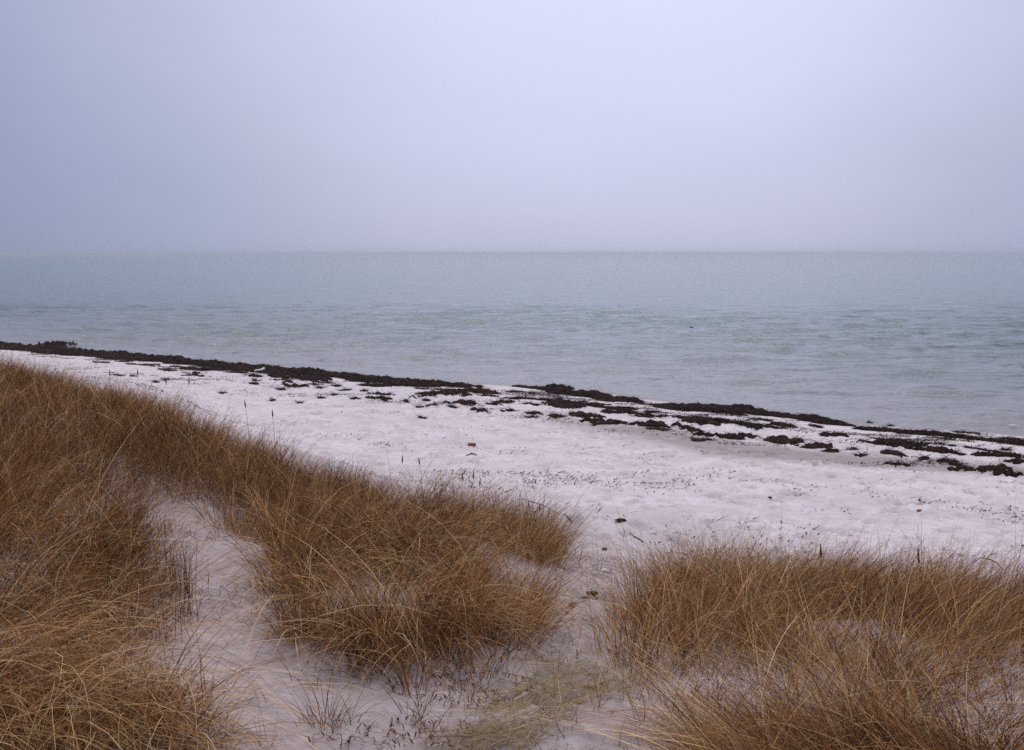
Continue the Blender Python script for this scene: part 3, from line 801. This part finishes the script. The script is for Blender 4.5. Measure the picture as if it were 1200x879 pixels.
CG = 'seaweed clumps strewn landward of the waterline banks'
heap(70, 406.5, 34, 9, 'rounded dark seaweed mound rising on the bank at far left', WG, 3, .30, .05, 'seaweed_mound')
heap(656, 455.5, 24, 9, 'dark seaweed hummock standing up beside the waterline bank near the middle gap', WG, 8, .14, .15, 'seaweed_mound')
BIG = [
 (240, 434, 40, 5, 'long dark weed clump under the left bank, left of the white litter', .15),
 (358, 443.5, 52, 8, 'largest dark clump just below the left bank', .12),
 (297, 441, 22, 5, 'dark clump touching the white curved litter', .12),
 (325, 441.5, 22, 4, 'dark clump immediately right of the white curved litter', .15),
 (345, 453, 32, 3, 'slim reddish clump under the largest left clump', .4),
 (442, 452, 36, 6, 'dark clump hugging the bank left of the middle gap', .15),
 (444, 461.5, 30, 3, 'slim dark bar of weed on clean sand left of centre', .2),
 (447, 468, 30, 3.5, 'lower dark bar of weed beneath another, left of centre', .25),
 (520, 460.5, 38, 8, 'broad dark clump below the end of the left bank', .2),
 (560, 459.5, 46, 6, 'streaky dark clump tailing off into the middle gap', .2),
 (546, 474, 26, 8, 'reddish-brown clump on sand below the middle gap', .7),
 (563, 480, 20, 6, 'forked dark clump right of the reddish one below the middle gap', .35),
 (660, 476, 44, 9, 'thick dark clump shaped like a slanting wedge, centre of the wrack', .15),
 (684, 488, 38, 7, 'ragged brown clump with a torn left end, under the slanting wedge clump', .45),
 (718, 483, 22, 6, 'dark knot of weed right of the slanting wedge clump', .15),
 (733, 480, 22, 6, 'dark raised knot close under the centre-right bank', .15),
 (716, 495, 32, 7, 'brown clump at the edge of the damp grey sand, centre right', .45),
 (693, 495, 30, 4, 'thin reddish clump left of the brown one on damp sand', .5),
 (764, 499, 40, 6, 'slanting brown clump crossing to the damp sand, right of centre', .4),
 (818, 495.5, 46, 9, 'broad brown clump below the centre-right bank', .3),
 (808, 504, 24, 6, 'round clump hanging below the broad brown clump', .35),
 (840, 510.5, 48, 7, 'long dark flat clump, rounded at the left', .2),
 (874, 511.5, 24, 10, 'tall dark knot ending the long flat clump', .2),
 (921, 517, 42, 9, 'ragged light-brown clump with a pointed top, on the damp edge', .6),
 (957, 524, 26, 9, 'slanting brown clump right of the pointed-top one', .5),
 (973, 530, 16, 5, 'small brown tail of the slanting clump', .5),
 (976, 511, 26, 9, 'dark clump curling at the start of the long right strand', .15),
 (1050, 522.5, 64, 9, 'longest dark clump in the right half, thick in its middle', .2),
 (1046, 532, 26, 8, 'reddish lobe hanging under the longest right clump', .5),
 (1096, 529.5, 48, 7, 'dark tapering clump trailing right from the longest clump', .2),
 (1112, 542, 20, 7, 'brown knot at the upper left of the zigzag weed, far right', .4),
 (1136, 551, 34, 7, 'brown middle run of the zigzag weed, far right', .35),
 (1168, 552, 32, 8, 'dark peaked clump near the right end of the zigzag', .3),
 (1185, 558, 28, 5, 'flat dark tail under the peaked clump at right edge', .25),
 (1166, 535, 40, 6, 'dark clump above the zigzag near the right edge', .15),
 (1190, 542, 26, 11, 'dark clump slanting down to the right edge', .2),
 (884, 503, 20, 4, 'small flat dark clump between bank and long flat clump', .2),
 (917, 499, 28, 5, 'dark flat clump below the highest right bank', .15)]
for i, (px, py, w, h, lab, tn) in enumerate(BIG):
    heap(px, py, w, h, lab, CG, 20 + i * 7, .035 + .0012 * w, tn)
SMALL = [(116, 418, 24, 3), (145, 424, 16, 2.5), (172, 428, 22, 3), (88, 417, 18, 2.5), (139, 440, 12, 2), (156, 441, 7, 2), (182, 448, 11, 2), (193, 446, 9, 2), (52, 413, 13, 3), (195, 433, 14, 5), (207, 430, 17, 4),
 (225, 437.5, 18, 3), (230, 440.5, 28, 2), (265, 434, 28, 4), (275, 436.5, 18, 3.5), (300, 446, 11, 3), (297, 450, 11, 2), (338, 448, 9, 2.5), (370, 451, 13, 2.5), (378, 455, 11, 2.5), (395, 452, 13, 4), (328, 457, 13, 2),
 (262, 461, 7, 2), (390, 463, 9, 3), (378, 466, 15, 3), (319, 470, 7, 2), (350, 473, 6, 2), (405, 457.5, 13, 3.5), (428, 458.5, 11, 3), (417, 466.5, 11, 4), (452, 470.5, 11, 3), (475, 471, 7, 3), (486, 465, 9, 2.5), (505, 463.5, 19, 4),
 (500, 453.5, 26, 3), (545, 464, 13, 3), (500, 470, 9, 3), (507, 475, 11, 4), (493, 477, 7, 3), (525, 472.5, 9, 4), (565, 483, 15, 3), (578, 474.5, 17, 4), (591, 471.5, 19, 3.5), (597, 481, 15, 3.5), (495, 490, 6, 2), (530, 478, 11, 3),
 (625, 475, 17, 2.5), (625, 485, 20, 4), (622, 489, 17, 2.5), (652, 488, 20, 4.5), (695, 499, 9, 3), (755, 489, 30, 3), (766, 483, 17, 3.5), (820, 516, 20, 6), (772, 503.5, 24, 4), (935, 515.5, 15, 3.5), (945, 525.5, 13, 3.5),
 (998, 526, 17, 3), (1008, 534, 9, 2.5), (1013, 518, 13, 5), (1044, 544, 15, 3.5), (1062, 546, 15, 2.5), (1083, 537, 15, 4.5), (1122, 547, 14, 5), (1120, 532, 18, 5), (1019, 496, 7, 4), (1044, 499.5, 7, 3), (1180, 528, 12, 4), (1100, 520, 12, 3)]
for k in range(80):
    t = rng.uniform(-42, -1.5); q = rng.uniform(0, 1) ** 1.6
    sp_ = np.interp(q, [0, 1], [28.4, 22.6 if t > -14 else 23.6]) ; s_ = sp_ + float(water_s(t)) - 30.5
    X_, Y_ = xy(s_, t); zc = -float(Y_) * sP * 0
    g_ = float(G(X_, Y_)); yc = Y_ * cP - (g_ - 5) * sP; ppx = 600 + F * X_ / yc; ppy = 439.5 - F * ((g_ - 5) * cP + Y_ * sP) / yc
    if -30 < ppx < 1230: SMALL.append((float(ppx), float(ppy), float(rng.uniform(7, 30) * 26 / Y_), float(rng.uniform(1.8, 4) * 26 / Y_)))
for i, (px, py, w, h) in enumerate(SMALL):
    heap(px, py, w, h, 'small dark scrap of seaweed on the pale sand below the waterline banks', CG, 400 + i * 5, .025, float(rng.uniform(.1, .5)))

# ------------------------------------------------------------------ fine debris on the beach (uncountable)
b = Bag()
s = rng.uniform(10.5, 29, 700000); t = rng.uniform(-46, 0, 700000)
x, y = xy(s, t); sp = s - (water_s(t) - 30.5)
dens = .04 + .8 * np.exp(-((sp - 26.2) / 2.0) ** 2) + .45 * np.exp(-((sp - 20.8 - 1.5 * vnoise(t * .15, t * 0, 3)) / 1.1) ** 2) + .28 * np.exp(-((s - 15.6 - 1.0 * vnoise(t * .2, t * 0, 5)) / .7) ** 2) + .2 * np.exp(-((s - 12.3) / .8) ** 2)
cl = sstep(-.02, .42, fbm(x * .8, y * 1.2, 160, 4, .65))
keep = (rng.uniform(size=len(x)) < dens * cl) & (y > 7) & (np.abs(x) < .6 * y + 2); x, y = x[keep], y[keep]; m = len(x)
print('debris', m)
b.add(*ribbons(np.stack([x, y, G(x, y) + .006], -1), rng.gamma(1.2, .042, m) + .012, SHORE * .6 + rng.normal(0, .9, m), rng.uniform(1.15, 1.5, m), rng.uniform(1.5, 1.8, m), rng.uniform(.005, .024, m), K=3,
               twist=rng.normal(0, .8, m), tint=rng.uniform(.3, 1, m), tip=.4))
tag(b.obj('beach_debris', M_WEED), 'tiny dark weed flecks and straw scattered over the pale beach', 'debris', kind='stuff')

# ------------------------------------------------------------------ single things lying about
def blob(name, mat, x, y, dims, rot, seed=0, rough=.18, lift=0.0, nseg=16, nring=10):
    vs = []; r_ = np.random.default_rng(seed)
    ph = r_.uniform(0, 6.28, 6)
    for i in range(nring + 1):
        th = math.pi * i / nring
        for k in range(nseg):
            a = 2 * math.pi * k / nseg
            q = 1 + rough * (math.sin(2 * a + ph[0]) * math.sin(th) + .6 * math.sin(3 * a + ph[1] + 2 * th) + .4 * math.sin(5 * th + ph[2]))
            vs.append((dims[0] / 2 * math.sin(th) * math.cos(a) * q, dims[1] / 2 * math.sin(th) * math.sin(a) * q, dims[2] / 2 * math.cos(th) + dims[2] * .35))
    q = [(i * nseg + k, (i + 1) * nseg + k, (i + 1) * nseg + (k + 1) % nseg, i * nseg + (k + 1) % nseg) for i in range(nring) for k in range(nseg)]
    o = mesh_obj(name, np.array(vs), np.array(q), mat=mat)
    o.location = (x, y, float(G(x, y)) + lift); o.rotation_euler = (0, 0, rot)
    return o
# brick
import bmesh
bm = bmesh.new()
bmesh.ops.create_cube(bm, size=1)
bmesh.ops.scale(bm, vec=(.16, .10, .06), verts=bm.verts)
bmesh.ops.bevel(bm, geom=list(bm.edges), offset=.008, segments=2, affect='EDGES')
bmesh.ops.subdivide_edges(bm, edges=list(bm.edges), cuts=1)
for v in bm.verts: v.co += Vector((random.uniform(-1, 1), random.uniform(-1, 1), random.uniform(-1, 1))) * .0022
me = bpy.data.meshes.new('brick'); bm.to_mesh(me); bm.free(); me.materials.append(M_BRICK)
o = bpy.data.objects.new('brick', me); COL.objects.link(o)
x, y = unproj(553, 522.5); o.location = (x, y, float(G(x, y)) + .026); o.rotation_euler = (R(4), R(3), R(-6))
tag(o, 'small red brick half sunk in the pale sand of the mid beach', 'brick')

def tube(pts, radii, nseg=7):
    pts = np.array(pts, float); vs = []
    for i, p in enumerate(pts):
        d = pts[min(i + 1, len(pts) - 1)] - pts[max(i - 1, 0)]; d /= np.linalg.norm(d)
        e1 = np.cross(d, (0.1, .2, 1)); e1 /= np.linalg.norm(e1); e2 = np.cross(d, e1)
        for k in range(nseg):
            a = 6.2832 * k / nseg; vs.append(p + radii[i] * (math.cos(a) * e1 + math.sin(a) * e2))
    q = [(i * nseg + k, i * nseg + (k + 1) % nseg, (i + 1) * nseg + (k + 1) % nseg, (i + 1) * nseg + k) for i in range(len(pts) - 1) for k in range(nseg)]
    return np.array(vs), np.array(q)
def twig(pix, r, label, lift=.012, arch=0.0, mat=None, name='twig'):
    w = [on_beach(px, py) for px, py in pix]
    n = len(w); pts = [(x, y, float(G(x, y)) + lift + arch * math.sin(math.pi * i / (n - 1))) for i, (x, y) in enumerate(w)]
    rad = [r * (1 - .5 * abs(2 * i / (n - 1) - 1)) for i in range(n)]
    V, Q = tube(pts, rad)
    return tag(mesh_obj(name, V, Q, mat=mat or M_TWIG), label, 'twig')
twig([(546, 534.5), (550, 533.5), (553, 532.6), (556, 533.2), (559, 534)], .014, 'dark arched twig on the sand just below the red brick', .01, .012)
twig([(660, 603), (665, 607), (667, 610), (671, 613)], .012, 'crooked dark twig lying on sand right of the beach-edge tussock')
twig([(738, 626), (743, 630), (749, 633), (754, 637)], .010, 'thin dark twig on the beach beyond the footpath gap')
twig([(1140, 662), (1150, 660), (1160, 664), (1168, 666), (1176, 672)], .009, 'curved dark twig on the sand behind the right dune', .03, .04)
twig([(600, 588), (612, 585), (622, 588), (634, 592), (645, 597), (655, 603)], .006, 'long thin curved stem on sand behind the beach-edge tussock', .006)

for px, py, dim, rot, mat, lab, cat, nm in [
    (708, 670, (.075, .05, .035), .5, M_WHITE, 'small white shell lying on trodden sand at the footpath mouth', 'shell', 'shell'),
    (728, 611, (.17, .09, .05), -.5, M_WEED, 'dark flat weed scrap alone on the beach beyond the footpath', 'seaweed', 'seaweed_scrap'),
    (694, 697, (.10, .06, .04), .1, M_WEED, 'dark scrap of weed on the footpath sand, in front of the shell', 'seaweed', 'seaweed_scrap'),
    (708, 645, (.07, .05, .035), .8, M_WEED, 'little dark weed scrap in the trodden sand behind the shell', 'seaweed', 'seaweed_scrap'),
    (671, 711, (.075, .055, .04), -.7, M_LEAF, 'dead red leaf on the sand beside the footpath', 'leaf', 'dead_leaf'),
    (902, 584, (.06, .05, .035), 0, M_TWIG, 'small dark pebble alone on the beach right of centre', 'pebble', 'pebble'),
    (1077, 599, (.10, .06, .03), 0.4, M_LEAF, 'small reddish weed ball on the beach at right', 'seaweed', 'seaweed_scrap')]:
    x, y = unproj(px, py)
    o = blob(nm, mat, x, y, dim, rot, seed=int(px), rough=.3)
    tag(o, lab, cat)
    if mat is M_WEED:
        a = o.data.attributes.new('tint', 'FLOAT', 'POINT'); a.data.foreach_set('value', np.full(len(o.data.vertices), .35, np.float32))
# white curved litter against the weed
V, Q = tube([(-.17, 0, .02), (-.10, .02, .03), (0, .0, .04), (.09, .0, .06), (.15, .03, .12), (.16, .05, .16)], [.015, .035, .05, .055, .045, .015], 10)
o = mesh_obj('plastic_litter', V, Q, mat=M_WHITE)
x, y = on_beach(303, 436.5); o.location = (x, y, float(G(x, y)) + .03); o.rotation_euler = (0, 0, -.2); o.scale = (1.35, 1.25, 1.0)
tag(o, 'white curved piece of litter lying against dark weed on the left beach', 'litter')

# bird on the water
def bird():
    dx, dz = ray(810.5, 384.3); d = 5.0 / -float(dz); x, y = float(dx * d), d
    body = blob('floating_bird', M_BIRD, 0, 0, (.42, .2, .17), 0, 5, .04)
    body.location = (x, y, -.0)
    V, Q = tube([(.15, 0, .08), (.20, 0, .16), (.22, 0, .22), (.26, 0, .235), (.33, 0, .22)], [.05, .035, .042, .038, .006], 9)
    mesh_obj('head', V, Q, mat=M_BIRD, parent=body)
    V, Q = tube([(-.17, 0, .07), (-.24, 0, .10), (-.29, 0, .125)], [.05, .03, .006], 8)
    mesh_obj('tail', V, Q, mat=M_BIRD, parent=body)
    body.rotation_euler = (0, 0, R(170)); body.scale = (.55, .55, .55)
    tag(body, 'tiny dark bird floating alone on the grey sea right of centre', 'bird')
bird()

# foam along the little breaker at right
fb = Bag()
ta = np.arange(-5.2, 8, .05)
o0 = 1.05
sc_ = np.interp(ta, wl_t, wl_s) + o0 + .5 * vnoise(ta * .35, ta * 0 + 1.5, 81)
wd = np.clip(.0 + .085 * fbm(ta * 2.2, ta * 0, 95, 3), 0, .3) * sstep(-5.2, -3.6, ta)
rows = []
for f, zf in ((-1, .0), (-.4, .02), (.3, .02), (1, .0)):
    s = sc_ + f * wd; x, y = xy(s, ta)
    rows.append(np.stack([x, y, zf + .02 + .02 * vnoise(ta * 6, ta * 0 + f * 9, 97)], -1))
V = np.stack(rows, 0); nr, nc = V.shape[:2]; idx = np.arange(nr * nc).reshape(nr, nc)
q = np.stack([idx[:-1, :-1], idx[:-1, 1:], idx[1:, 1:], idx[1:, :-1]], -1)
q = q[:, wd[:-1] > .02].reshape(-1, 4)
if len(q):
    tag(mesh_obj('foam', V.reshape(-1, 3), q, mat=M_FOAM), 'thin white foam line on the small breaker at right', 'foam', kind='stuff')

C.cycles.max_bounces = 6
C.cycles.diffuse_bounces = 3
C.cycles.use_denoising = False
C.cycles.denoising_prefilter = 'ACCURATE'
C.cycles.denoising_input_passes = 'RGB_ALBEDO_NORMAL'
C.cycles.volume_bounces = 1
C.render.film_transparent = False
print('verts', sum(len(o.data.vertices) for o in C.objects if o.type == 'MESH'))
